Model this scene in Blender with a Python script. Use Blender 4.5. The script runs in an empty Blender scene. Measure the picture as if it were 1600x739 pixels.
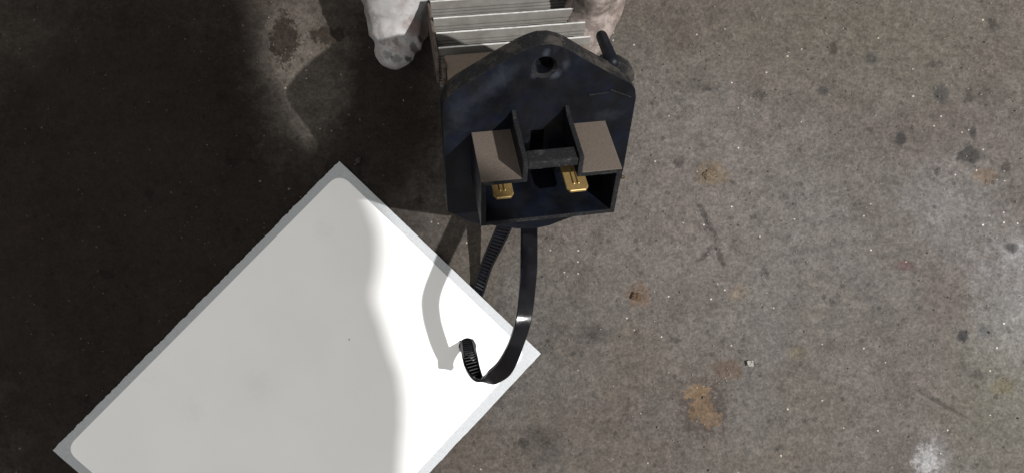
import bpy, bmesh, math, random
from mathutils import Vector, Matrix, noise
from mathutils.geometry import delaunay_2d_cdt
random.seed(7)
sc = bpy.context.scene
COL = sc.collection
MM = 0.001

# ------------------------------------------------------------------ camera, world, lamps, exposure
HC = 299.0                                   # camera height over the floor, mm
FOC = 800 / math.tan(math.radians(32.5))     # focal length in photo pixels
cam = bpy.data.cameras.new('camera'); camo = bpy.data.objects.new('camera', cam); COL.objects.link(camo)
cam.sensor_width = 36; cam.angle = math.radians(65); cam.clip_start = 0.005; cam.clip_end = 50
camo.location = (0, 0, HC * MM)
sc.camera = camo

world = bpy.data.worlds.new('World'); sc.world = world; world.use_nodes = True
bg = world.node_tree.nodes['Background']
bg.inputs['Color'].default_value = (1.0, 0.985, 0.96, 1); bg.inputs['Strength'].default_value = 0.54

LAMP = (430, -80, 660)                       # the work lamp, mm
lamp = bpy.data.lights.new('work_lamp', 'POINT'); lampo = bpy.data.objects.new('work_lamp', lamp); COL.objects.link(lampo)
lamp.energy = 50; lamp.shadow_soft_size = 0.0055; lamp.color = (1.0, 0.985, 0.97)
lampo.location = Vector(LAMP) * MM
tube = bpy.data.lights.new('overhead_fill', 'AREA'); fillo = bpy.data.objects.new('overhead_fill', tube); COL.objects.link(fillo)  # added overhead fill for soft highlights on the tie, no known fixture
tube.shape = 'RECTANGLE'; tube.size = 1.2; tube.size_y = 0.3; tube.energy = 5.0; tube.color = (0.95, 0.98, 1.0)
fillo.location = (-0.35, -0.5, 2.2)
fillo.rotation_euler = (Vector((0, 0, 0)) - fillo.location).to_track_quat('-Z', 'Y').to_euler()

sc.view_settings.view_transform = 'Standard'; sc.view_settings.look = 'None'
sc.view_settings.exposure = 0.0; sc.view_settings.gamma = 1.0

# ------------------------------------------------------------------ helpers
def px(x, y, z=0.0):
    """point in mm at height z seen at photo pixel x, y"""
    d = (HC - z) / FOC
    return Vector(((x - 800) * d, -(y - 369.5) * d, z))

def obj(name, bm, mats, parent=None, smooth=False, scale=MM):
    if scale != 1: bmesh.ops.scale(bm, vec=(scale,) * 3, verts=bm.verts)
    me = bpy.data.meshes.new(name)
    bm.to_mesh(me); bm.free()
    if not isinstance(mats, (list, tuple)): mats = [mats]
    for m in mats: me.materials.append(m)
    if smooth:
        for p in me.polygons: p.use_smooth = True
    o = bpy.data.objects.new(name, me); COL.objects.link(o)
    if parent: o.parent = parent
    return o

def tag(o, label=None, cat=None, group=None, kind=None):
    if label: o['label'] = label
    if cat: o['category'] = cat
    if group: o['group'] = group
    if kind: o['kind'] = kind
    return o

def empty(name, mat=None):
    o = bpy.data.objects.new(name, None); COL.objects.link(o)
    o.empty_display_size = 0.01
    if mat is not None: o.matrix_world = mat
    return o

def bevel_sharp(bm, w, seg=2, ang=35):
    bm.normal_update()
    es = [e for e in bm.edges if len(e.link_faces) == 2 and e.calc_face_angle(0) > math.radians(ang)]
    if es: bmesh.ops.bevel(bm, geom=es, offset=w, segments=seg, profile=0.6, affect='EDGES', clamp_overlap=True)

def box(bm, a, b):
    vs = [bm.verts.new((x, y, z)) for x in (a[0], b[0]) for y in (a[1], b[1]) for z in (a[2], b[2])]
    for f in ((0, 1, 3, 2), (4, 6, 7, 5), (0, 4, 5, 1), (2, 3, 7, 6), (0, 2, 6, 4), (1, 5, 7, 3)):
        bm.faces.new([vs[i] for i in f])

def extrude_poly(bm, pts, z0, z1):
    a = [bm.verts.new((p[0], p[1], z0)) for p in pts]; b = [bm.verts.new((p[0], p[1], z1)) for p in pts]
    bm.faces.new(a[::-1]); bm.faces.new(b)
    n = len(pts)
    for i in range(n): bm.faces.new((a[i], a[(i + 1) % n], b[(i + 1) % n], b[i]))
    bmesh.ops.recalc_face_normals(bm, faces=bm.faces)

def inside(p, poly):
    c = False; n = len(poly)
    for i in range(n):
        a, b = poly[i], poly[(i + 1) % n]
        if (a[1] > p[1]) != (b[1] > p[1]) and p[0] < (b[0] - a[0]) * (p[1] - a[1]) / (b[1] - a[1]) + a[0]: c = not c
    return c

def cdt(outer, holes, extra=()):
    vs = []; es = []
    for loop in [outer] + list(holes):
        s = len(vs); vs += [Vector((q[0], q[1])) for q in loop]; n = len(loop)
        es += [(s + i, s + (i + 1) % n) for i in range(n)]
    vs += [Vector((q[0], q[1])) for q in extra]
    v, e, f, *_ = delaunay_2d_cdt(vs, es, [], 0, 1e-5)
    out = []
    for t in f:
        c = sum((v[i] for i in t), Vector((0, 0))) / len(t)
        if inside(c, outer) and not any(inside(c, h) for h in holes): out.append(t)
    return v, out

def sheet(outer, holes, extra, zf, th):
    """thin sheet with holes; zf(x, y) gives the underside height"""
    bm = bmesh.new(); v, f = cdt(outer, holes, extra)
    lo = [bm.verts.new((p.x, p.y, zf(p.x, p.y))) for p in v]
    hi = [bm.verts.new((p.x, p.y, zf(p.x, p.y) + th)) for p in v]
    cnt = {}
    for t in f:
        bm.faces.new([hi[i] for i in t]); bm.faces.new([lo[i] for i in t][::-1])
        for i in range(len(t)):
            k = (t[i], t[(i + 1) % len(t)]); cnt[k] = cnt.get(k, 0) + 1
    for (a, b) in cnt:
        if (b, a) not in cnt: bm.faces.new((hi[a], lo[a], lo[b], hi[b]))
    for vert in [x for x in bm.verts if not x.link_faces]: bm.verts.remove(vert)
    bmesh.ops.recalc_face_normals(bm, faces=bm.faces)
    return bm

def circle(cx, cy, r, n=28):
    return [(cx + r * math.cos(2 * math.pi * i / n), cy + r * math.sin(2 * math.pi * i / n)) for i in range(n)]

def tube_mesh(bm, pts, radii, seg=14):
    """round tube with rounded ends"""
    pts = [Vector(p) for p in pts]; rings = []
    d0 = (pts[0] - pts[1]).normalized(); d1 = (pts[-1] - pts[-2]).normalized()
    P = []; Rr = []
    for k in (0.97, 0.8, 0.5): P.append(pts[0] + d0 * radii[0] * k); Rr.append(radii[0] * math.sqrt(1 - k * k))
    P += pts; Rr += list(radii)
    for k in (0.5, 0.8, 0.97): P.append(pts[-1] + d1 * radii[-1] * k); Rr.append(radii[-1] * math.sqrt(1 - k * k))
    up = Vector((0.31, 0.2, 0.93))
    for i, p in enumerate(P):
        t = (P[min(i + 1, len(P) - 1)] - P[max(i - 1, 0)]).normalized()
        x = t.cross(up).normalized(); y = x.cross(t)
        rings.append([bm.verts.new(p + (x * math.cos(a) + y * math.sin(a)) * Rr[i]) for a in [2 * math.pi * k / seg for k in range(seg)]])
    for a, b in zip(rings, rings[1:]):
        for k in range(seg): bm.faces.new((a[k], a[(k + 1) % seg], b[(k + 1) % seg], b[k]))
    bm.faces.new(rings[0][::-1]); bm.faces.new(rings[-1])

def spline(keys, step):
    """Catmull-Rom through tuples, resampled about every step mm of the first three coordinates"""
    out = []
    n = len(keys)
    for i in range(n - 1):
        p0, p1, p2, p3 = keys[max(i - 1, 0)], keys[i], keys[i + 1], keys[min(i + 2, n - 1)]
        L = (Vector(p2[:3]) - Vector(p1[:3])).length
        m = max(1, round(L / step))
        for j in range(m):
            t = j / m
            out.append(tuple(0.5 * (2 * b + (c - a) * t + (2 * a - 5 * b + 4 * c - d) * t * t + (3 * b - a - 3 * c + d) * t ** 3)
                             for a, b, c, d in zip(p0, p1, p2, p3)))
    out.append(tuple(keys[-1]))
    return out

# ------------------------------------------------------------------ materials
class NT:
    def __init__(s, name):
        s.m = bpy.data.materials.new(name); s.m.use_nodes = True; s.t = s.m.node_tree
        s.b = s.t.nodes['Principled BSDF']; s._co = None
    def n(s, typ, **kw):
        nd = s.t.nodes.new(typ)
        for k, v in kw.items(): setattr(nd, k, v)
        return nd
    def l(s, a, b): s.t.links.new(a, b)
    def co(s):
        if s._co is None:
            tc = s.n('ShaderNodeTexCoord'); mp = s.n('ShaderNodeMapping'); mp.inputs['Scale'].default_value = (1000,) * 3
            s.l(tc.outputs['Object'], mp.inputs['Vector']); s._co = mp.outputs['Vector']
        return s._co
    def noise(s, size, detail=3, rough=0.55, off=0, stretch=None, dist=0):
        v = s.co()
        mp = s.n('ShaderNodeMapping'); mp.inputs['Location'].default_value = (off, off * 1.7, off * 0.6)
        if stretch: mp.inputs['Scale'].default_value = stretch
        s.l(v, mp.inputs['Vector'])
        nd = s.n('ShaderNodeTexNoise'); nd.inputs['Scale'].default_value = 1.0 / size
        nd.inputs['Detail'].default_value = detail; nd.inputs['Roughness'].default_value = rough; nd.inputs['Distortion'].default_value = dist
        s.l(mp.outputs['Vector'], nd.inputs['Vector']); return nd.outputs['Fac']
    def voro(s, size, off=0, rand=1.0, feature='F1'):
        mp = s.n('ShaderNodeMapping'); mp.inputs['Location'].default_value = (off, off * 1.3, off * 0.7); s.l(s.co(), mp.inputs['Vector'])
        nd = s.n('ShaderNodeTexVoronoi'); nd.feature = feature; nd.inputs['Scale'].default_value = 1.0 / size
        nd.inputs['Randomness'].default_value = rand; s.l(mp.outputs['Vector'], nd.inputs['Vector']); return nd
    def ramp(s, fac, lo, hi, a=0.0, b=1.0):
        nd = s.n('ShaderNodeMapRange'); nd.interpolation_type = 'SMOOTHSTEP'
        nd.inputs['From Min'].default_value = lo; nd.inputs['From Max'].default_value = hi
        nd.inputs['To Min'].default_value = a; nd.inputs['To Max'].default_value = b
        s.l(fac, nd.inputs['Value']); return nd.outputs['Result']
    def math(s, op, a, b=None):
        nd = s.n('ShaderNodeMath', operation=op)
        for i, q in enumerate((a, b)):
            if q is None: continue
            if isinstance(q, (int, float)): nd.inputs[i].default_value = q
            else: s.l(q, nd.inputs[i])
        return nd.outputs[0]
    def mix(s, fac, a, b):
        nd = s.n('ShaderNodeMix', data_type='RGBA')
        for i, q in ((0, fac), (6, a), (7, b)):
            if isinstance(q, (int, float)): nd.inputs[i].default_value = q
            elif isinstance(q, tuple): nd.inputs[i].default_value = (*q, 1)
            else: s.l(q, nd.inputs[i])
        return nd.outputs[2]
    def bump(s, h, dist_mm, strength=1.0):
        nd = s.n('ShaderNodeBump'); nd.inputs['Distance'].default_value = dist_mm * MM; nd.inputs['Strength'].default_value = strength
        s.l(h, nd.inputs['Height']); s.l(nd.outputs['Normal'], s.b.inputs['Normal'])
    def color(s, c):
        if isinstance(c, tuple): s.b.inputs['Base Color'].default_value = (*c, 1)
        else: s.l(c, s.b.inputs['Base Color'])
    def rough(s, r):
        if isinstance(r, (int, float)): s.b.inputs['Roughness'].default_value = r
        else: s.l(r, s.b.inputs['Roughness'])
    def blob(s, x, y, rx, ry, wob, fac_noise, soft=0.35, rot=0.0):
        """soft irregular patch on the floor at mm x, y"""
        mp = s.n('ShaderNodeMapping', vector_type='TEXTURE')
        mp.inputs['Location'].default_value = (x, y, 0); mp.inputs['Rotation'].default_value = (0, 0, rot)
        mp.inputs['Scale'].default_value = (rx, ry, 1e4)
        s.l(s.co(), mp.inputs['Vector'])
        ln = s.n('ShaderNodeVectorMath', operation='LENGTH'); s.l(mp.outputs['Vector'], ln.inputs[0])
        d = s.math('ADD', ln.outputs['Value'], s.math('MULTIPLY', s.math('SUBTRACT', fac_noise, 0.5), wob))
        return s.ramp(d, 1.0 + soft * 0.5, 1.0 - soft, 0, 1)

def mat_floor():
    k = NT('stained_concrete')
    big = k.noise(70, 4, 0.6, 3); mid = k.noise(22, 5, 0.65, 11); fine = k.noise(2.6, 6, 0.78, 5); grit = k.noise(1.1, 4, 0.75, 1)
    c = k.mix(k.ramp(big, 0.36, 0.66), (0.059, 0.0495, 0.0435), (0.066, 0.060, 0.0535))
    c = k.mix(k.ramp(k.noise(45, 4, 0.6, 31), 0.5, 0.72, 0, 0.5), c, (0.060, 0.050, 0.037))
    c = k.mix(k.ramp(mid, 0.55, 0.75, 0, 0.35), c, (0.034, 0.028, 0.025))
    c = k.mix(k.ramp(mid, 0.42, 0.25, 0, 0.3), c, (0.080, 0.070, 0.061))
    mottle = k.noise(7, 5, 0.75, 51, dist=0.6)
    wob = k.noise(4.5, 6, 0.72, 17); wob3 = k.noise(3.0, 6, 0.75, 91); wob2 = k.noise(16, 5, 0.7, 27)
    def spot(x, y, rx, ry, col, amt, w=1.0, soft=0.4, rot=0.0, n=None):
        nonlocal c
        p = px(x, y); q = FOC / HC
        f = k.blob(p.x, p.y, rx / q, ry / q, w, n or wob, soft, rot)
        c = k.mix(k.math('MULTIPLY', f, amt), c, col)
    pale = (0.115, 0.113, 0.112); grey = (0.07, 0.067, 0.062)
    # pale patches on the right
    spot(1500, 340, 90, 90, pale, 0.32, 2.6, 0.9, n=wob2)
    spot(1585, 500, 60, 130, (0.15, 0.15, 0.152), 0.5, 3.0, 0.9, n=wob2)
    spot(1470, 300, 60, 60, pale, 0.2, 2.0, 0.9, n=wob2)
    spot(1448, 722, 20, 24, (0.30, 0.30, 0.31), 0.5, 4.0, 0.8, n=wob3)
    spot(1462, 712, 26, 40, (0.2, 0.2, 0.205), 0.3, 3.0, 0.9, n=wob3)
    spot(1590, 395, 26, 30, (0.17, 0.17, 0.17), 0.4, 2.2, 0.8)
    spot(1330, 60, 330, 120, (0.058, 0.052, 0.039), 0.55, 1.6, 0.9, n=wob2)
    spot(1080, 320, 260, 220, (0.092, 0.080, 0.073), 0.5, 1.4, 0.9, n=wob2)  # broad lighter area right of the socket
    spot(1300, 430, 150, 300, grey, 0.35, 1.8, 0.9, n=wob2)
    spot(1560, 620, 90, 150, (0.066, 0.062, 0.048), 0.6, 1.6, 0.8, n=wob2)
    # rusty and brown marks
    spot(1098, 640, 40, 46, (0.0225, 0.015, 0.011), 0.55, 3.4, 0.3, n=wob3)
    spot(1089, 613, 21, 13, (0.100, 0.069, 0.042), 0.75, 3.4, 0.15, n=wob3)
    spot(1097, 636, 20, 24, (0.085, 0.055, 0.032), 0.75, 3.4, 0.15, n=wob3)
    spot(1112, 655, 17, 14, (0.088, 0.060, 0.038), 0.75, 3.4, 0.15, n=wob3)
    spot(1137, 577, 24, 17, (0.062, 0.043, 0.032), 0.8, 2.8, 0.25, n=wob3)
    spot(1112, 272, 26, 20, (0.085, 0.064, 0.043), 0.75, 3.2, 0.25, n=wob3)
    spot(998, 462, 20, 20, (0.07, 0.042, 0.026), 0.6, 2.6, 0.4)
    spot(1152, 457, 15, 13, (0.11, 0.085, 0.055), 0.4, 1.8, 0.5)
    spot(1516, 242, 20, 14, (0.015, 0.015, 0.014), 0.8, 1.5, 0.35)
    spot(1540, 275, 20, 14, (0.085, 0.062, 0.044), 0.75, 1.5, 0.4)
    spot(1522, 208, 6, 11, (0.015, 0.015, 0.014), 0.8, 1.4, 0.4)
    spot(1472, 148, 14, 14, (0.019, 0.019, 0.019), 0.7, 1.5, 0.6)
    spot(1362, 92, 9, 13, (0.021, 0.0205, 0.02), 0.7, 1.5, 0.6)
    spot(1303, 76, 8, 12, (0.021, 0.018, 0.013), 0.8, 1.5, 0.6)
    spot(1408, 217, 9, 12, (0.015, 0.015, 0.016), 0.75, 1.5, 0.5)
    spot(1286, 142, 10, 8, (0.015, 0.015, 0.016), 0.6, 1.5, 0.5)
    spot(1570, 604, 22, 14, (0.085, 0.068, 0.03), 0.4, 1.8, 0.6)
    spot(1246, 551, 14, 12, (0.07, 0.058, 0.032), 0.4, 1.6, 0.6)
    spot(1415, 415, 16, 10, (0.05, 0.03, 0.028), 0.7, 1.6, 0.5)
    spot(1506, 525, 10, 9, (0.015, 0.015, 0.016), 0.85, 1.5, 0.4)
    spot(1537, 518, 12, 9, (0.045, 0.045, 0.048), 0.75, 1.5, 0.5)
    spot(1582, 386, 12, 9, (0.0175, 0.0175, 0.0175), 0.75, 1.5, 0.5)
    spot(840, 690, 40, 30, (0.013, 0.011, 0.01), 0.25, 2.0, 0.7)
    spot(930, 520, 26, 14, (0.015, 0.013, 0.012), 0.5, 2.0, 0.7)
    spot(1105, 345, 5, 40, (0.011, 0.009, 0.0085), 0.6, 2.6, 0.6, 0.5, n=wob3)
    spot(1125, 400, 5, 26, (0.011, 0.009, 0.0085), 0.6, 2.6, 0.6, 0.35, n=wob3)
    spot(1102, 398, 5, 18, (0.011, 0.009, 0.0085), 0.6, 2.6, 0.6, -0.7, n=wob3)
    spot(1475, 632, 45, 4, (0.011, 0.0095, 0.0085), 0.5, 2.6, 0.6, -0.5, n=wob3)
    spot(30, 355, 16, 12, (0.09, 0.05, 0.026), 0.6, 1.8, 0.6)
    spot(203, 196, 14, 14, (0.075, 0.048, 0.026), 0.6, 1.8, 0.6)
    spot(310, 462, 14, 10, (0.13, 0.07, 0.035), 0.6, 1.8, 0.6)
    spot(30, 60, 70, 55, (0.13, 0.12, 0.09), 0.6, 1.6, 0.9, n=wob2)  # lit corner beyond the shade, painted as paler olive floor
    # left-hand shade deepened in the floor colour, with brown dirt spots
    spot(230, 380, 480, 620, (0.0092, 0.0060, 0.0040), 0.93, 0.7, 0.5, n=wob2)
    spot(600, 150, 105, 190, (0.0092, 0.0060, 0.0040), 0.8, 0.8, 0.5, n=wob2)  # shade between the lit wedge and the socket, painted dark
    spot(470, 110, 80, 130, (0.09, 0.078, 0.065), 0.68, 2.2, 0.8, n=wob2)  # lit wedge within the shade, painted paler
    spot(443, 62, 24, 40, (0.010, 0.006, 0.004), 0.85, 3.2, 0.3, n=wob3)
    spot(512, 55, 30, 16, (0.012, 0.008, 0.005), 0.8, 3.2, 0.3, n=wob3)
    # grain of the concrete, pale sand grains, dark pits
    v = k.voro(2.6, 9); r = k.n('ShaderNodeSeparateColor'); k.l(v.outputs['Color'], r.inputs[0])
    gm = k.math('MULTIPLY', k.ramp(v.outputs['Distance'], 0.16, 0.09), k.math('GREATER_THAN', r.outputs[0], 0.9))
    v2 = k.voro(4.2, 23); r2 = k.n('ShaderNodeSeparateColor'); k.l(v2.outputs['Color'], r2.inputs[0])
    dm = k.math('MULTIPLY', k.ramp(k.math('ADD', v2.outputs['Distance'], k.math('MULTIPLY', k.math('SUBTRACT', fine, 0.5), 1.6)), 0.24, 0.10), k.math('GREATER_THAN', r2.outputs[1], 0.66))
    v3 = k.voro(13, 37); r3 = k.n('ShaderNodeSeparateColor'); k.l(v3.outputs['Color'], r3.inputs[0])
    dl = k.math('MULTIPLY', k.ramp(k.math('ADD', v3.outputs['Distance'], k.math('MULTIPLY', k.math('SUBTRACT', wob, 0.5), 0.9)), 0.22, 0.05), k.math('GREATER_THAN', r3.outputs[1], 0.6))
    g = k.math('MULTIPLY', k.ramp(fine, 0.30, 0.70, 1.30, 0.75), k.ramp(grit, 0.32, 0.68, 1.28, 0.78))
    g = k.math('MULTIPLY', g, k.ramp(mottle, 0.34, 0.68, 1.10, 0.82))
    g = k.math('MULTIPLY', g, k.math('ADD', 1.0, k.math('MULTIPLY', gm, 3.4)))
    g = k.math('MULTIPLY', g, k.math('SUBTRACT', 1.0, k.math('MULTIPLY', dm, 0.45)))
    g = k.math('MULTIPLY', g, k.math('SUBTRACT', 1.0, k.math('MULTIPLY', dl, 0.45)))
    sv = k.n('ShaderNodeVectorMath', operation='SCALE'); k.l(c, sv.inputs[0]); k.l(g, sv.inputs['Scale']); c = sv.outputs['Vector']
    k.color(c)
    k.rough(k.ramp(mid, 0.3, 0.7, 0.5, 0.75)); k.b.inputs['Specular IOR Level'].default_value = 0.12
    h = k.math('ADD', k.math('MULTIPLY', fine, 0.5), k.math('MULTIPLY', grit, 0.35))
    k.bump(h, 0.9, 0.9)
    return k.m

def mat_plastic(name='black_plastic', marks=()):
    k = NT(name)
    c = k.mix(k.ramp(k.noise(9, 3, 0.6, 2), 0.4, 0.65), (0.00208, 0.00232, 0.0032), (0.0024, 0.0036, 0.0075))
    wipe = k.math('MULTIPLY', k.ramp(k.noise(11, 5, 0.7, 8, (1.6, 0.8, 1)), 0.56, 0.76), 0.2)
    c = k.mix(wipe, c, (0.028, 0.030, 0.036))
    c = k.mix(k.ramp(k.noise(1.0, 4, 0.7, 4), 0.66, 0.8, 0, 0.35), c, (0.03, 0.029, 0.028))
    for (x, y, rx, ry, rot, amt) in marks:
        f = k.blob(x, y, rx, ry, 2.4, k.noise(2.2, 6, 0.72, x), 0.9, rot)
        c = k.mix(k.math('MULTIPLY', f, amt), c, (0.022, 0.025, 0.033))
    k.color(c); k.rough(k.ramp(k.noise(6, 4, 0.6, 12), 0.3, 0.7, 0.36, 0.62))
    k.b.inputs['Specular IOR Level'].default_value = 0.18
    k.bump(k.noise(0.5, 3, 0.6, 6), 0.05, 0.5)
    return k.m

def mat_dusty(name, cover, base=(0.004, 0.0044, 0.0052), dust=(0.0806, 0.065, 0.0533)):
    k = NT(name)
    lo = 0.72 - cover * 0.6
    m = k.ramp(k.noise(5.5, 5, 0.65, 2), lo, lo + 0.22)
    c = k.mix(m, base, dust)
    c = k.mix(k.ramp(k.noise(0.6, 4, 0.75, 5), 0.5, 0.68, 0, 0.65), c, tuple(x * 0.55 for x in dust))
    c = k.mix(k.ramp(k.noise(0.7, 3, 0.75, 15), 0.58, 0.7, 0, 0.6), c, tuple(x * 1.7 for x in dust))
    k.color(c); k.rough(0.8); k.b.inputs['Specular IOR Level'].default_value = 0.2
    k.bump(k.noise(0.3, 3, 0.7, 6), 0.10, 0.7)
    return k.m

def mat_aluminium():
    k = NT('dull_aluminium')
    c = k.mix(k.ramp(k.noise(7, 4, 0.6, 2), 0.35, 0.7), (0.150, 0.144, 0.132), (0.118, 0.110, 0.098))
    c = k.mix(k.ramp(k.noise(1.6, 4, 0.7, 9, (1, 0.6, 1)), 0.6, 0.76, 0, 0.7), c, (0.05, 0.044, 0.038))
    c = k.mix(k.ramp(k.noise(4, 3, 0.6, 21), 0.68, 0.78, 0, 0.5), c, (0.12, 0.09, 0.052))
    k.color(c); k.rough(k.ramp(k.noise(3, 3, 0.5, 3), 0.3, 0.7, 0.42, 0.6)); k.b.inputs['Metallic'].default_value = 0.15
    k.bump(k.noise(0.4, 3, 0.6, 6), 0.04, 0.5)
    return k.m

def mat_simple(name, col, rough, metal=0.0, var=0.25, size=3.0, bump=0.03, spec=0.5):
    k = NT(name)
    c = k.mix(k.ramp(k.noise(size, 4, 0.65, 2), 0.35, 0.7), tuple(x * (1 + var) for x in col), tuple(x * (1 - var) for x in col))
    k.color(c); k.rough(rough); k.b.inputs['Metallic'].default_value = metal; k.b.inputs['Specular IOR Level'].default_value = spec
    if bump: k.bump(k.noise(0.4, 3, 0.6, 6), bump, 0.6)
    return k.m

def mat_label():
    k = NT('white_label_paper')
    c = k.mix(k.ramp(k.noise(30, 3, 0.5, 2), 0.3, 0.7), (0.80, 0.795, 0.775), (0.83, 0.825, 0.81))
    v = k.voro(26, 5); r = k.n('ShaderNodeSeparateColor'); k.l(v.outputs['Color'], r.inputs[0])
    m = k.math('MULTIPLY', k.ramp(k.math('ADD', v.outputs['Distance'], k.math('MULTIPLY', k.noise(0.4, 2, 0.6, 3), 0.02)), 0.026, 0.02), k.math('GREATER_THAN', r.outputs[0], 0.62))
    c = k.mix(k.math('MULTIPLY', m, 0.7), c, (0.12, 0.11, 0.10))
    c = k.mix(k.ramp(k.noise(14, 5, 0.7, 16), 0.63, 0.8, 0, 0.25), c, (0.62, 0.61, 0.58))
    for (x, y, rr) in ((735, 603, 3.2), (712, 590, 2.0), (640, 470, 2.2), (400, 600, 5), (300, 640, 4), (505, 360, 4)):
        p = px(x, y, 2); f = k.blob(p.x, p.y, rr, rr, 3.2, k.noise(1.8, 6, 0.75, x * 0.1), 0.8)
        c = k.mix(k.math('MULTIPLY', f, 0.09), c, (0.45, 0.43, 0.40))
    k.color(c); k.rough(0.55); k.b.inputs['Specular IOR Level'].default_value = 0.3
    k.bump(k.noise(0.35, 3, 0.6, 6), 0.02, 0.5)
    return k.m

def mat_liner():
    k = NT('silver_backing_paper')
    c = k.mix(k.ramp(k.noise(0.45, 3, 0.7, 2), 0.35, 0.68), (0.39, 0.402, 0.413), (0.31, 0.322, 0.333))
    c = k.mix(k.ramp(k.noise(8, 4, 0.6, 9), 0.55, 0.75, 0, 0.4), c, (0.44, 0.445, 0.44))
    k.color(c); k.rough(0.6); k.b.inputs['Specular IOR Level'].default_value = 0.25
    k.bump(k.noise(0.35, 3, 0.6, 6), 0.03, 0.6)
    return k.m

def mat_glove():
    k = NT('stained_glove_cloth')
    c = k.mix(k.ramp(k.noise(9, 4, 0.6, 2), 0.35, 0.7), (0.34, 0.33, 0.325), (0.27, 0.26, 0.255))
    c = k.mix(k.ramp(k.noise(7, 5, 0.65, 13), 0.50, 0.68, 0, 0.75), c, (0.18, 0.13, 0.112))
    c = k.mix(k.ramp(k.noise(3.2, 5, 0.7, 31), 0.54, 0.68, 0, 0.7), c, (0.17, 0.135, 0.12))
    c = k.mix(k.ramp(k.noise(2.0, 4, 0.7, 19), 0.62, 0.74, 0, 0.7), c, (0.12, 0.09, 0.08))
    p = px(612, -5, 28); f = k.blob(p.x, p.y, 22, 13, 0.7, k.noise(6, 4, 0.65, 61), 0.5)
    c = k.mix(k.math('MULTIPLY', f, 0.72), c, k.mix(k.ramp(k.noise(5, 4, 0.6, 66), 0.4, 0.62), (0.10, 0.094, 0.092), (0.20, 0.194, 0.192)))   # greyer, darker upper thumb
    p = px(935, 25, 30)                                   # brown grime on the fingers at the right
    vm = k.n('ShaderNodeVectorMath', operation='DISTANCE'); k.l(k.co(), vm.inputs[0]); vm.inputs[1].default_value = p
    d = k.math('ADD', k.math('DIVIDE', vm.outputs['Value'], 24), k.math('MULTIPLY', k.math('SUBTRACT', k.noise(4, 4, 0.7, 71), 0.5), 0.9))
    c = k.mix(k.math('MULTIPLY', k.ramp(d, 1.15, 0.7), 0.86), c, k.mix(k.ramp(k.noise(3.4, 5, 0.7, 41), 0.38, 0.62), (0.075, 0.055, 0.046), (0.185, 0.150, 0.130)))
    nz = k.noise(1.5, 4, 0.65, 7)
    for (x, y, rx, ry, w, amt) in ((644, 70, 6, 8, 1.6, 0.8), (634, 86, 6, 4, 2.4, 0.8), (618, 66, 5, 8, 2.6, 0.5), (655, 57, 5, 5, 2, 0.8), (604, 82, 9, 7, 2.6, 0.5), (617, 88, 9, 6, 2.6, 0.5), (596, 62, 6, 8, 2.6, 0.4)):
        p = px(x, y, 28); f = k.blob(p.x, p.y, rx / 5.0, ry / 5.0, w, nz, 0.4)
        c = k.mix(k.math('MULTIPLY', f, amt), c, (0.03, 0.025, 0.025))
    p = px(644, 68, 28); c = k.mix(k.math('MULTIPLY', k.blob(p.x, p.y, 0.7, 0.9, 1.0, nz, 0.4), 0.8), c, (0.12, 0.11, 0.105))
    p = px(655, 42, 28); c = k.mix(k.math('MULTIPLY', k.blob(p.x, p.y, 5, 3.4, 1.6, k.noise(4, 4, 0.65, 77), 0.5), 0.6), c, (0.12, 0.078, 0.068))  # shadow of the fins on the thumb, painted reddish dark
    p = px(610, 46, 28); c = k.mix(k.math('MULTIPLY', k.blob(p.x, p.y, 4, 4.4, 1.4, k.noise(4, 4, 0.65, 87), 0.5), 0.4), c, (0.26, 0.255, 0.255))  # lit pad of the thumb, painted paler
    p = px(612, 8, 28); c = k.mix(k.math('MULTIPLY', k.blob(p.x, p.y, 8, 4, 1.6, k.noise(4, 4, 0.65, 97), 0.6), 0.35), c, (0.26, 0.255, 0.255))  # lit upper part of the thumb, painted paler
    k.color(c); k.rough(0.85); k.b.inputs['Specular IOR Level'].default_value = 0.15
    h = k.math('ADD', k.math('MULTIPLY', k.noise(5.5, 3, 0.55, 5, (0.7, 1.6, 1)), 1.6), k.math('MULTIPLY', k.noise(0.5, 3, 0.6, 4), 0.12))
    k.bump(h, 0.45, 0.6)
    return k.m

M_floor = mat_floor(); M_pl = mat_plastic()
M_plate = mat_plastic('rubbed_black_plastic', ((-17, 13, 8, 2.6, 0.6, 0.28), (-23, 6, 3, 6, 0.2, 0.25), (-10, 19, 5, 2.0, 0.6, 0.25), (3.5, 18, 1.6, 1.2, 0.6, 0.9), (-2.2, 18.6, 1.2, 1.2, 0.6, 0.8), (0.5, 25, 1.0, 1.6, 0, 0.8), (6, 21, 1, 2, 0, 0.6), (-22, -14, 3, 9, 0, 0.25), (20, 2, 5, 2, 0, 0.25)))
M_dust = mat_dusty('dust_covered_plastic', 1.0); M_rimdust = mat_dusty('half_dusty_plastic', 0.44, dust=(0.034, 0.029, 0.025))
M_edge = mat_dusty('scuffed_black_plastic', 0.30, dust=(0.034, 0.033, 0.032))
M_al = mat_aluminium()
M_al_rim = mat_simple('bare_aluminium_edge', (0.525, 0.5187, 0.5), 0.45, 0.1, 0.2, 2.0, 0.03)
M_brass = mat_simple('brass', (0.30, 0.205, 0.08), 0.45, 0.6, 0.12, 2.0, 0.02)
M_rust = mat_simple('rusty_bracket', (0.075, 0.058, 0.048), 0.8, 0.0, 0.5, 2.5, 0.08, 0.2)
M_ceramic = mat_dusty('dusty_tan_block', 1.0, dust=(0.15, 0.12, 0.0924))
M_label = mat_label(); M_liner = mat_liner(); M_glove = mat_glove()
M_sleeve = mat_simple('dark_work_cloth', (0.02, 0.021, 0.026), 0.9, 0, 0.3, 4, 0.2, 0.1)
M_skin = mat_simple('skin', (0.42, 0.25, 0.18), 0.55, 0, 0.1, 4, 0.05, 0.4)
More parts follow.
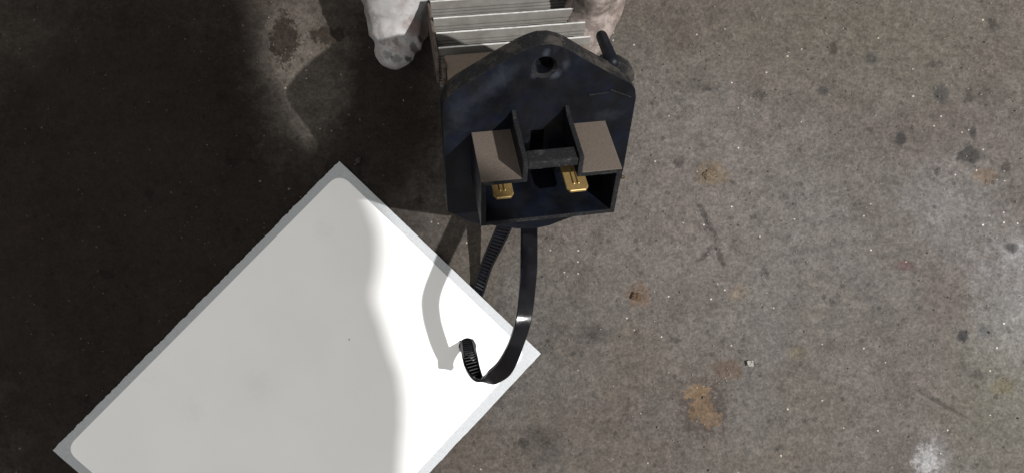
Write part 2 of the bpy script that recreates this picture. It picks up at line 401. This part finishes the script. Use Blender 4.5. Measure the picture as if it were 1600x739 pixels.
M_chip = mat_simple('rust_flake', (0.05, 0.031, 0.018), 0.8, 0, 0.5, 1.2, 0.08, 0.2)
M_tan = mat_simple('tan_grit', (0.075, 0.056, 0.038), 0.85, 0, 0.4, 1.2, 0.08, 0.2)
M_pale = mat_simple('pale_grit', (0.2, 0.19, 0.17), 0.7, 0, 0.25, 0.8, 0.05, 0.4)
M_dark = mat_simple('dark_grit', (0.02, 0.02, 0.02), 0.6, 0, 0.3, 0.8, 0.05, 0.4)
M_shav = mat_simple('bright_metal_shaving', (0.62, 0.6, 0.56), 0.3, 0.8, 0.2, 0.8, 0.0)
kt = NT('glossy_black_nylon')
kt.color(kt.mix(kt.ramp(kt.noise(5, 4, 0.6, 3), 0.5, 0.75), (0.003, 0.003, 0.004), (0.005, 0.0055, 0.010)))
kt.rough(kt.ramp(kt.noise(4, 4, 0.6, 9), 0.3, 0.7, 0.14, 0.26)); kt.b.inputs['Specular IOR Level'].default_value = 0.24
kt.bump(kt.noise(6, 2, 0.5, 6), 0.05, 0.5)
M_tie = kt.m

# ------------------------------------------------------------------ floor: one sheet, finely uneven near the objects
bm = bmesh.new()
NX, NY = 150, 80
gx = [-215 + 430 * i / NX for i in range(NX + 1)]; gy = [-115 + 230 * j / NY for j in range(NY + 1)]
gx = [-3000, -1200, -500] + gx + [500, 1200, 3000]; gy = [-3000, -1200, -400] + gy + [400, 1200, 3000]
vv = [[bm.verts.new((x, y, 0.55 * (noise.noise(Vector((x / 30, y / 30, 0.3))) - 0.6) * (1 if abs(x) < 216 and abs(y) < 116 else 0)
       + 0.16 * (noise.noise(Vector((x / 5, y / 5, 4.3))) - 0.6))) for y in gy] for x in gx]
for i in range(len(gx) - 1):
    for j in range(len(gy) - 1): bm.faces.new((vv[i][j], vv[i + 1][j], vv[i + 1][j + 1], vv[i][j + 1]))
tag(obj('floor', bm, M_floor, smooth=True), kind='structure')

# ------------------------------------------------------------------ tag: silver backing sheet with a white label on it
hole_c = px(730.5, 541, 2.2); HR = 3.15
def lift(x, y):
    d = math.hypot(x - hole_c.x, y - hole_c.y)
    z = 0.25 + 1.75 * math.exp(-(d / 52) ** 2) + 0.25 * noise.noise(Vector((x / 40, y / 40, 2)))
    cB = px(845, 552); dB = math.hypot(x - cB.x, y - cB.y)
    return z + 1.3 * math.exp(-(dB / 16) ** 2)
A, B, Cc = (px(530, 252, .7), px(845, 552, 2.6), px(82, 703, .5))
D = px(430, 1003, .5)
A, B, Cc, D = [Vector((p.x, p.y)) for p in (A, B, Cc, D)]
def edge(a, b, n, amp, seed, bow=0.0):
    out = []; nrm = Vector((-(b - a).y, (b - a).x)).normalized()
    for i in range(n):
        t = i / n
        j = amp * (noise.noise(Vector((i * 0.23, seed, 0))) + 0.7 * noise.noise(Vector((i * 0.77, seed, 5))) + 0.35 * noise.noise(Vector((i * 1.9, seed, 9)))) if 0 < i else 0
        out.append(a.lerp(b, t) + nrm * (j + bow * math.sin(math.pi * t) ** 2))
    return out
outer = edge(A, Cc, 300, 0.26, 1.5) + edge(Cc, D, 60, 0.10, 8.5) + edge(D, B, 120, 0.16, 3.5, 0.5) + edge(B, A, 100, 0.05, 6.5)
hole = circle(hole_c.x, hole_c.y, HR)
def grid_in(poly, step, keep):
    xs = [p[0] for p in poly]; ys = [p[1] for p in poly]; out = []
    x = min(xs)
    while x < max(xs):
        y = min(ys)
        while y < max(ys):
            q = (x + step * 0.31, y + step * 0.17)
            if inside(q, poly) and math.hypot(q[0] - hole_c.x, q[1] - hole_c.y) > keep and min((q[0] - p[0]) ** 2 + (q[1] - p[1]) ** 2 for p in poly) > 1.2: out.append(q)
            y += step
        x += step
    return out
tag_o = empty('tag', Matrix.Identity(4))
tag(tag_o, 'blank white paper tag with silver grey border lying on the concrete floor', 'tag')
obj('backing_sheet', sheet(outer, [hole], grid_in(outer, 5.0, HR + 1.5), lift, 0.22), M_liner, tag_o)
# the label: inset, round corners
def inset_corner(p, q, r, da, db):
    """point moved in from corner p by da off edge p-q and db off edge p-r"""
    u = (q - p).normalized(); v = (r - p).normalized(); s = abs(u.x * v.y - u.y * v.x)
    return p + u * (db / s) + v * (da / s)
iA = inset_corner(A, Cc, B, 3.1, 3.1); iC = inset_corner(Cc, A, D, 3.1, 3.4); iD = inset_corner(D, Cc, B, 3.4, 3.9); iB = inset_corner(B, A, D, 3.2, 3.9)
def rounded(poly, r, n=9):
    out = []; m = len(poly)
    for i in range(m):
        p, a, b = poly[i], poly[i - 1], poly[(i + 1) % m]
        s = p + (a - p).normalized() * r; e = p + (b - p).normalized() * r
        for k in range(n + 1):
            t = k / n; out.append(s * (1 - t) ** 2 * 1 + p * 2 * t * (1 - t) + e * t * t)
    return out
lab = rounded([iA, iC, iD, iB], 5.5)
dense = []
for i, p in enumerate(lab):
    q = lab[(i + 1) % len(lab)]; m = max(1, int((q - p).length / 5))
    dense += [p.lerp(q, j / m) for j in range(m)]
hole2 = circle(hole_c.x, hole_c.y, HR + 0.12)
obj('label_face', sheet(dense, [hole2], grid_in(dense, 5.0, HR + 1.5), lambda x, y: lift(x, y) + 0.235, 0.10), M_label, tag_o)

# ------------------------------------------------------------------ resistor (u, v, n frame of its mounting face)
Rm = Matrix(((0.986, 0.0302, 0.1639), (0.1055, 0.6483, -0.754), (-0.129, 0.7608, 0.6361)))
T = Vector((7.622, 30.955, 72))
W = Matrix.Translation(T * MM) @ Rm.to_4x4()
res = empty('blower_resistor', W)
tag(res, 'black plastic plug socket resistor with silver fins held over the concrete floor', 'resistor')

out = [(-26.9, -31.5), (-19, -38), (-9, -41.6), (-4, -43.3), (1, -44), (6, -43.2), (10, -41.4), (19, -38), (26.9, -31.5), (27.5, -20), (27.2, 7.5), (26.6, 10.4), (25.2, 12.6),
       (22, 14.8), (18.9, 16.8), (12.2, 21.4), (6.6, 25.6), (4.2, 27.0), (1.6, 27.9), (-1.2, 28.0), (-3.6, 27.3), (-6.1, 26.2), (-11.8, 22.9), (-18.5, 18.6), (-23.0, 15.6), (-25.4, 13.4), (-26.7, 10.5), (-27.1, 7.0)]
bm = bmesh.new()
def ring_pair(lo, hi, zlo, zhi):
    n = len(lo)
    a = [bm.verts.new((p[0], p[1], zlo)) for p in lo]; b = [bm.verts.new((p[0], p[1], zhi)) for p in hi]
    for i in range(n): bm.faces.new((a[i], a[(i + 1) % n], b[(i + 1) % n], b[i]))
big = circle(0.3, 20.7, 3.5); smallc = circle(0.3, 20.6, 2.75)
slot = [(-2.3, -9), (1.6, -9), (1.6, -1.2), (-2.3, -1.2)]
def cap(o, holes, z):
    v, f = cdt(o, holes); vs = [bm.verts.new((p.x, p.y, z)) for p in v]
    for t in f: bm.faces.new([vs[i] for i in t])
cap(out, [big, slot], 0); cap(out, [], -6); cap(smallc, [], -5.2); cap(slot, [], -5.2); ring_pair(out, out, -6, 0)
ring_pair(smallc, smallc, -5.2, -1.0); ring_pair(smallc, big, -1.0, 0); ring_pair(slot, slot, -5.2, 0)
bmesh.ops.remove_doubles(bm, verts=bm.verts, dist=1e-4)
bmesh.ops.recalc_face_normals(bm, faces=bm.faces)
bm.normal_update()
ang = [e for e in bm.edges if len(e.link_faces) == 2 and e.calc_face_angle(0) > math.radians(50)]
bmesh.ops.bevel(bm, geom=ang, offset=0.6, segments=3, profile=0.6, affect='EDGES', clamp_overlap=True)
bm.normal_update()
for f in bm.faces:
    c = f.calc_center_median()
    if abs(f.normal.z) < 0.3 and f.normal.y > 0.3 and c.y > 8 and math.hypot(c.x - 0.3, c.y - 20.6) > 5: f.material_index = 1
for f in bm.faces:
    if f.material_index == 0 and 0.25 < f.normal.z < 0.96: f.material_index = 2
obj('mounting_plate', bm, [M_plate, M_rimdust, M_edge], res)

# connector housing: C-shaped wall profile pushed out along n
prof = [(-19.3, -17.5), (19.3, -17.5), (19.3, 0), (8.2, 0), (8.2, 6), (6.8, 6), (6.8, -1.5), (17.8, -1.5), (17.8, -16), (-17.8, -16), (-17.8, -1.5),
        (-6.8, -1.5), (-6.8, 6), (-8.2, 6), (-8.2, 0), (-19.3, 0)]
bm = bmesh.new(); extrude_poly(bm, prof, -0.3, 19.6); bm.normal_update()
bevel_sharp(bm, 0.28, 2, 60); bm.normal_update()
for f in bm.faces:
    c = f.calc_center_median()
    if f.normal.y > 0.85 and abs(c.y) < 0.4 and abs(c.x) > 8.2: f.material_index = 1
    elif f.normal.z > 0.6 or (f.normal.y > 0.7 and c.y > 5): f.material_index = 2
obj('connector_housing', bm, [M_pl, M_dust, M_edge], res)
bm = bmesh.new(); box(bm, (-6.78, 2.6, 14.6), (6.78, 5.3, 19.3)); bmesh.ops.recalc_face_normals(bm, faces=bm.faces); bevel_sharp(bm, 0.5)
obj('latch_bar', bm, M_edge, res)
for s in (-1, 1):                                          # ramped ribs at the feet of the latch walls
    bm = bmesh.new(); x0 = 7.0 if s > 0 else -8.0
    vs = [(x0, 6.02, 0.0), (x0 + 1, 6.02, 0.0), (x0 + 1, 6.9, 0.0), (x0, 6.9, 0.0), (x0, 6.02, 2.6), (x0 + 1, 6.02, 2.6)]
    v = [bm.verts.new(q) for q in vs]
    for f in ((0, 1, 2, 3), (0, 4, 5, 1), (4, 3, 2, 5), (0, 3, 4), (1, 5, 2)): bm.faces.new([v[i] for i in f])
    bmesh.ops.recalc_face_normals(bm, faces=bm.faces); obj('latch_rib', bm, M_edge, res)

# brass blades
def blade(u0, u1, v0, n1):
    bm = bmesh.new(); c = (u0 + u1) / 2; t = 0.42
    pts = [(u0, -0.2), (u1, -0.2), (u1, n1 - 1.3), (u1 - 0.9, n1), (u0 + 0.9, n1), (u0, n1 - 1.3)]
    a = [bm.verts.new((p[0], v0 - t, p[1])) for p in pts]; b = [bm.verts.new((p[0], v0 + t, p[1])) for p in pts]
    bm.faces.new(a); bm.faces.new(b[::-1])
    for i in range(6): bm.faces.new((a[i], b[i], b[(i + 1) % 6], a[(i + 1) % 6]))
    bmesh.ops.recalc_face_normals(bm, faces=bm.faces); bevel_sharp(bm, 0.14, 1, 40)
    o = obj('terminal_blade', bm, M_brass, res)
    for q in (-0.95, 0.35):                                 # folded seam: two raised lips with a groove between
        bm = bmesh.new(); box(bm, (c + q, v0 + t - 0.05, 0.1), (c + q + 0.6, v0 + t + 0.38, n1 - 2.2)); bmesh.ops.recalc_face_normals(bm, faces=bm.faces); bevel_sharp(bm, 0.18, 1, 40)
        obj('seam', bm, M_brass, o)
for u0, u1 in ((-16.4, -9.2), (3.4, 11.9)):  # black blocks added to darken the shaded blade roots
    bm = bmesh.new(); box(bm, (u0, -10.5, 0.02), (u1, -6.2, 8.5)); bmesh.ops.recalc_face_normals(bm, faces=bm.faces); bevel_sharp(bm, 0.4, 2)
    obj('shade_block', bm, M_pl, res)
blade(-15.6, -9.9, -8, 18.6); blade(4.9, 11.1, -8, 18.7)

# moulded step lines on the right of the face
for p, q in (((13.3, 10.2), (18.9, 10.6)), ((19.3, 11.4), (25.6, 8.2))):
    bm = bmesh.new(); d = (Vector(q) - Vector(p)).normalized(); nn = Vector((-d.y, d.x)) * 0.13
    extrude_poly(bm, [Vector(p) - nn, Vector(q) - nn, Vector(q) + nn, Vector(p) + nn], -0.1, 0.5); bevel_sharp(bm, 0.06, 1)
    obj('moulded_ridge', bm, M_edge, res)

# peg and corner boss behind the plate
bm = bmesh.new(); tube_mesh(bm, [(21.5, 14.0, -20.5), (21.3, 14.6, -14), (21.0, 15.6, -6.5)], [1.65, 1.72, 1.8], 18)
obj('locating_peg', bm, M_pl, res, smooth=True)
bm = bmesh.new(); extrude_poly(bm, [(19, 8), (26.4, 7), (28.3, 8.0), (28.2, 10.5), (27.0, 12.6), (24.5, 14.6), (21, 16.4), (18, 15.4)], -10.5, -6.2); bevel_sharp(bm, 0.9, 3)
obj('corner_boss', bm, M_rimdust, res)

# dusty block that carries the fins, small post, rusty side bracket
bm = bmesh.new(); box(bm, (-22.7, -20, -38.0), (22.7, -1.6, -6.05)); bmesh.ops.recalc_face_normals(bm, faces=bm.faces); bevel_sharp(bm, 0.4, 2)
obj('carrier_block', bm, M_ceramic, res)
bm = bmesh.new(); box(bm, (-24.0, -14, -34.5), (-22.8, -0.4, -30.5)); bmesh.ops.recalc_face_normals(bm, faces=bm.faces); bevel_sharp(bm, 0.25, 1)
obj('side_post', bm, M_rust, res)
bm = bmesh.new(); box(bm, (-25.3, -12, -66), (-24.4, -1.0, -37.5)); bmesh.ops.recalc_face_normals(bm, faces=bm.faces); bevel_sharp(bm, 0.2, 1)
obj('side_bracket', bm, M_rust, res)

# fins: tall thin plates with fine ribs along them, bright bare top edge
def fin(u0, u1, n0, vt, vb, th=1.5):
    bm = bmesh.new()
    prof = [(vt - 0.5, n0 - th), (vt, n0 - 0.75), (vt, n0), (vt - 2.0, n0)]
    v = vt - 2.0; k = 0
    while v > vb + 1.3:
        prof += [(v - 0.78, n0), (v - 0.80, n0 - 0.75), (v - 1.18, n0 - 0.75), (v - 1.20, n0)]
        v -= 1.20; k += 1
    prof += [(vb, n0), (vb, n0 - th)]
    segs = 12
    def wob(i, v): return 0.10 * noise.noise(Vector((i * 0.9, v * 0.5, n0))) if 0 < i < segs else 0
    cols = []
    for i in range(segs + 1):
        u = u0 + (u1 - u0) * i / segs
        cols.append([bm.verts.new((u, p[0] + wob(i, 1), p[1] + wob(i, p[0]))) for p in prof])
    m = len(prof)
    for a, b in zip(cols, cols[1:]):
        for k in range(m):
            f = bm.faces.new((a[k], a[(k + 1) % m], b[(k + 1) % m], b[k]))
            if k == 1: f.material_index = 1
    bm.faces.new(cols[0]); bm.faces.new(cols[-1][::-1])
    bmesh.ops.recalc_face_normals(bm, faces=bm.faces)
    return obj('fin', bm, [M_al, M_al_rim], res)
for n0, du in ((-39.3, 0), (-47.0, 0.05), (-55.0, 0.0), (-64.6, -1.4), (-73.0, -1.6)):
    fin(-24.25, 24.1 + du, n0, 0.0, -15)
bm = bmesh.new(); box(bm, (-20, -17, -75), (20, -15.05, -38.05)); bmesh.ops.recalc_face_normals(bm, faces=bm.faces)
obj('fin_base', bm, M_al, res)

# ------------------------------------------------------------------ cable tie: one long strap, toothed on its inner side
K = [((812, 262, 36), (838, 264, 35)), ((815, 320, 35), (840, 322, 34)), ((815.5, 352, 37), (840.5, 353, 35)), ((815, 390, 41.5), (840.5, 391, 39.5)), ((814, 428, 46), (839.5, 429, 44)),
     ((807, 495, 51), (831.5, 497, 49.4)), ((797, 534, 48.5), (819, 540, 46)), ((778, 567, 40), (800, 583, 36.5)), ((762, 582, 32), (778, 599.5, 28)),
     ((755, 591, 27.5), (766, 600.5, 24)), ((748, 597, 25), (757, 596.5, 21)), ((738, 594, 22), (752, 588, 18.5)), ((728, 580, 18), (749, 574, 16)), ((722.5, 563, 13.5), (746, 558, 12)),
     ((720.5, 549, 7.5), (743.5, 546, 7.0)), ((719.5, 539, 3.2), (741, 536, 2.9)), ((717, 529, 0.3), (738, 526, 0.3)), ((718, 504, 0.2), (741, 500, 0.2)), ((729, 472, 0.2), (748, 476, 0.2)), ((740.5, 447.5, 0.5), (757, 456.5, 0.6)),
     ((752.5, 411, 5), (770, 418, 6)), ((763.5, 381.5, 10), (784.5, 389, 11)), ((775, 354.5, 15), (799, 359, 16)), ((789, 320, 22), (813, 325, 23)), ((797, 297, 29), (820, 300, 30))]
keys = [tuple(px(*a)) + tuple(px(*b)) for a, b in K]
S = spline(keys, 0.3)
bm = bmesh.new(); rows = []; TH = 1.25
pitch = 1.5; acc = 0.0; prev = None
PL = [Vector(s[:3]) for s in S]; PR = [Vector(s[3:]) for s in S]; PC = [(a + b) / 2 for a, b in zip(PL, PR)]
for i in range(len(S)):
    t = (PC[min(i + 2, len(S) - 1)] - PC[max(i - 2, 0)]).normalized()
    w = (PR[i] - PL[i]); wl = w.length; w.normalize()
    o = t.cross(w).normalized()
    if i: acc += (PC[i] - PC[i - 1]).length
    ph = (acc / pitch) % 1.0
    tooth = 0.8 if ph < 0.42 else 0.05 + 0.5 * (ph - 0.42)
    L, Rr, c = PL[i], PR[i], PC[i]; h = wl / 2; rail = min(0.72, h * 0.33)
    def at(s, d): return c + w * s - o * d
    rows.append([bm.verts.new(q) for q in (at(-h, .35), at(-h + .3, .05), at(-h * .4, 0), at(h * .4, 0), at(h - .3, .05), at(h, .35), at(h, TH - .1), at(h - .15, TH), at(h - rail, TH),
                 at(h - rail - .05, TH - tooth), at(-h + rail + .05, TH - tooth), at(-h + rail, TH), at(-h + .15, TH), at(-h, TH - .1))])
for a, b in zip(rows, rows[1:]):
    m = len(a)
    for k in range(m): bm.faces.new((a[k], b[k], b[(k + 1) % m], a[(k + 1) % m]))
bm.faces.new(rows[0]); bm.faces.new(rows[-1][::-1])
bmesh.ops.recalc_face_normals(bm, faces=bm.faces)
tie = empty('cable_tie', Matrix.Identity(4))
tag(tie, 'glossy black cable tie looped from the resistor through the tag hole', 'cable tie')
st = obj('strap', bm, M_tie, tie)
me = st.data
# smooth along the strap, sharp at the teeth
for i, p in enumerate(me.polygons): p.use_smooth = (i % 14) not in (8, 9, 10)
me.set_sharp_from_angle(angle=math.radians(32))
bm = bmesh.new(); c = px(818, 262, 34); box(bm, (c.x - 4, c.y - 1, c.z - 4), (c.x + 5, c.y + 6, c.z + 1.5)); bmesh.ops.recalc_face_normals(bm, faces=bm.faces); bevel_sharp(bm, 0.6)
obj('lock_head', bm, M_tie, tie)

# ------------------------------------------------------------------ people: gloved hand in view; unseen forearm outside the frame, shaped to cast the left shadow
def organic(name, chains, voxel, mat, parent, wrinkle, smooth_it=6, seed=0.0, stretch=1.0):
    bm = bmesh.new()
    for pts, rr in chains:
        q = spline([tuple(p) + (r,) for p, r in zip(pts, rr)], 2.5)
        tube_mesh(bm, [Vector(s[:3]) for s in q], [s[3] for s in q])
    bmesh.ops.recalc_face_normals(bm, faces=bm.faces)
    tmp = obj('tmp', bm, mat)
    r = tmp.modifiers.new('r', 'REMESH'); r.mode = 'VOXEL'; r.voxel_size = voxel * MM; r.adaptivity = 0
    s = tmp.modifiers.new('s', 'SMOOTH'); s.factor = 0.5; s.iterations = smooth_it
    dg = bpy.context.evaluated_depsgraph_get(); dg.update()
    me = bpy.data.meshes.new_from_object(tmp.evaluated_get(dg))
    bpy.data.objects.remove(tmp)
    b2 = bmesh.new(); b2.from_mesh(me); b2.normal_update()
    for v in b2.verts:
        p = v.co / MM
        a = noise.noise(Vector((p.x / 14, p.y / 7 * stretch, p.z / 12 + seed))); a2 = noise.noise(Vector((p.x / 7, p.y / 3.2, p.z / 6 + seed)))
        ridge = 1 - abs(a) * 2.2
        v.co += v.normal * (wrinkle * (0.7 * ridge * max(0, ridge) + 0.4 * a2 - 0.4)) * MM
    b2.to_mesh(me); b2.free()
    o = bpy.data.objects.new(name, me); COL.objects.link(o); o.parent = parent
    me.materials.clear(); me.materials.append(mat)
    for p in me.polygons: p.use_smooth = True
    return o

person = empty('person', Matrix.Translation(px(780, -900, 60) * MM))
tag(person, "person's hand in a stained white cloth glove gripping the silver fins", 'person')
pinv = person.matrix_world.inverted()
palm = px(775, -380, 46)
def P(x, y, z): return px(x, y, z)
hand = [
    # thumb, on the left of the fins
    ([palm + Vector((-14, -4, -6)), P(632, -150, 30), P(618, -40, 23), P(620, 20, 21), P(621, 42, 20), P(621, 60, 20), P(619, 74, 19)], [14, 13.2, 12.4, 11.6, 11.0, 9.8, 7.8]),
    # index, curled on the upper right
    ([palm + Vector((16, -6, 2)), P(915, -190, 50), P(940, -80, 46), P(934, -20, 39), P(926, 0, 34)], [11.5, 10.5, 9.6, 8.6, 6.8]),
    # middle, reaching down the right side behind the fins
    ([palm + Vector((20, -2, -8)), P(960, -200, 38), P(948, -70, 31), P(928, 10, 27), P(912, 60, 25), P(896, 92, 25)], [11.5, 10.8, 10.6, 10.0, 8.8, 7.0]),
    # ring and little finger, under the fins
    ([palm + Vector((14, 2, -14)), P(900, -190, 20), P(880, -60, 13), P(850, 10, 12), P(820, 50, 11)], [11, 10.2, 9.6, 8.8, 6.8]),
    ([palm + Vector((2, 2, -18)), P(820, -200, 14), P(800, -120, 11), P(780, -60, 10), P(765, -20, 10)], [10, 9.2, 8.6, 7.8, 6.0]),
    # palm and wrist
    ([palm + Vector((-12, 0, 0)), palm + Vector((4, 4, -4)), palm + Vector((16, 0, -8))], [15, 17, 14]),
    ([palm + Vector((0, 0, -4)), palm + Vector((2, 34, 0)), palm + Vector((2, 70, 6))], [22, 24, 27]),
]
g = organic('glove', hand, 1.0, M_glove, person, 1.3, 6, 1.7)
g.matrix_parent_inverse = pinv
sl = organic('sleeve', [([palm + Vector((2, 62, 5)), palm + Vector((10, 180, 40)), palm + Vector((20, 330, 110))], [34, 44, 56])], 4, M_sleeve, person, 4, 4, 3.3)
sl.matrix_parent_inverse = pinv

arm = empty('person', Matrix.Translation(Vector((230, -420, 400)) * MM))  # unseen arm, its outline shaped to cast the soft left shadow
tag(arm, "unseen arm in a dark sleeve beyond the frame, shaped to cast the soft left shadow", 'person')
ainv = arm.matrix_world.inverted()
a1 = organic('sleeve', [([(147, -66, 330), (147, -120, 330), (160, -240, 345), (215, -420, 390)], [40, 41, 46, 60])], 4, M_sleeve, arm, 1.5, 4, 5.1)
a2 = organic('hand', [([(146, -76, 330), (143, -50, 330), (141, -27, 330)], [30, 34, 31]),
                      ([(164, -66, 330), (175, -50, 330), (178, -39, 330), (174, -31, 330)], [14, 12, 11, 10]),
                      ([(112, -24, 330), (107, -6, 329), (104, 2, 327)], [9.5, 9, 7]), ([(126, -16, 331), (124, 0, 330), (122, 4, 328)], [10, 9.5, 8]),
                      ([(143, -14, 331), (142, 3, 330), (141, 6, 328)], [10, 9.5, 8]), ([(157, -18, 331), (156.5, -3, 330), (156, 1, 328)], [10, 9.5, 8])], 2, M_skin, arm, 0.3, 4, 2.2)
for o in (a1, a2): o.matrix_parent_inverse = ainv

# ------------------------------------------------------------------ small debris on the floor
def pebble(name, x, y, r, flat, mat, label, cat, seed, group=None):
    bm = bmesh.new(); bmesh.ops.create_icosphere(bm, subdivisions=4, radius=1)
    for v in bm.verts:
        k = 1 + 0.2 * noise.noise(v.co * 7 + Vector((seed, 3, 1))) + 0.55 * noise.noise(v.co * 1.3 + Vector((seed, 0, 0))) + 0.3 * noise.noise(v.co * 3.1 + Vector((0, seed, 0)))
        v.co = Vector((v.co.x * r * k, v.co.y * r * k * 0.75, v.co.z * flat * k))
    o = obj(name, bm, mat); p = px(x, y, flat * 0.3); o.location = p * MM; o.rotation_euler = (0, 0, seed * 2.1)
    return tag(o, label, cat, group)
pebble('rust_flake', 995, 463, 1.7, 0.6, M_chip, 'small orange rust flake on the floor right of the cable tie', 'debris', 1.3)
pebble('stone_chip', 1172, 568, 1.3, 0.9, M_pale, 'pale stone chip beside the brown stain low on the right floor', 'debris', 2.9)
pebble('grit_crumb', 975, 277, 0.9, 0.7, M_tan, 'tan crumb on the floor against the right side of the black socket', 'debris', 4.4)
pebble('dirt_clump', 1110, 272, 2.4, 0.6, M_tan, 'tan dirt clump on the floor to the right of the socket', 'debris', 6.2)
pebble('dark_crumb', 560, 251, 1.1, 0.9, M_dark, 'dark crumb on the floor by the top corner of the white tag', 'debris', 8.1)
# metal shavings and sand, far too many to count
bm = bmesh.new()
for i in range(900):
    x, y = random.uniform(-195, 195), random.uniform(-92, 92)
    if i % 3 or x < -60: x = random.uniform(10, 195)
    if i % 40 == 1:
        q = px(1137 + random.gauss(0, 16), 590 + random.gauss(0, 8)); x, y = q.x, q.y
    if i % 60 == 2:
        q = px(450 + random.gauss(0, 25), 70 + random.gauss(0, 25)); x, y = q.x, q.y
    L = random.uniform(0.12, 0.42) * (2.0 if random.random() < 0.06 else 1); w = random.uniform(0.06, 0.16); a = random.uniform(0, 6.28); z = 0.12 + random.random() * 0.1
    d = Vector((math.cos(a), math.sin(a), random.uniform(-.3, .5))) * L; s = Vector((-math.sin(a), math.cos(a), random.uniform(-.5, .5))) * w; c = Vector((x, y, z))
    top = bm.verts.new(c + Vector((0, 0, 0.15))); q = [bm.verts.new(c + e) for e in (d, s, -d, -s)]
    for k in range(4): bm.faces.new((q[k], q[(k + 1) % 4], top))
sh = obj('metal_shavings', bm, M_shav); tag(sh, 'fine bright metal shavings and grit scattered over the concrete floor', 'shavings', kind='stuff')
M_grit = mat_simple('concrete_grit', (0.075, 0.066, 0.058), 0.9, 0, 0.5, 0.7, 0.05, 0.2)
bm = bmesh.new()
for i in range(520):
    x, y = random.uniform(-190, 190), random.uniform(-92, 92)
    rr = random.uniform(0.16, 0.34) * (1.9 if random.random() < 0.07 else 1)
    q = bmesh.ops.create_icosphere(bm, subdivisions=1, radius=1)['verts']
    a, b = random.uniform(0.6, 1.2), random.uniform(0.5, 0.9)
    for v in q:
        k = 1 + random.uniform(-0.25, 0.25)
        v.co = Vector((x + v.co.x * rr * a * k, y + v.co.y * rr * k, 0.02 + rr * 0.4 + v.co.z * rr * b * k))
tag(obj('loose_grit', bm, M_grit), 'loose grey concrete grit lying all over the floor', 'grit', kind='stuff')
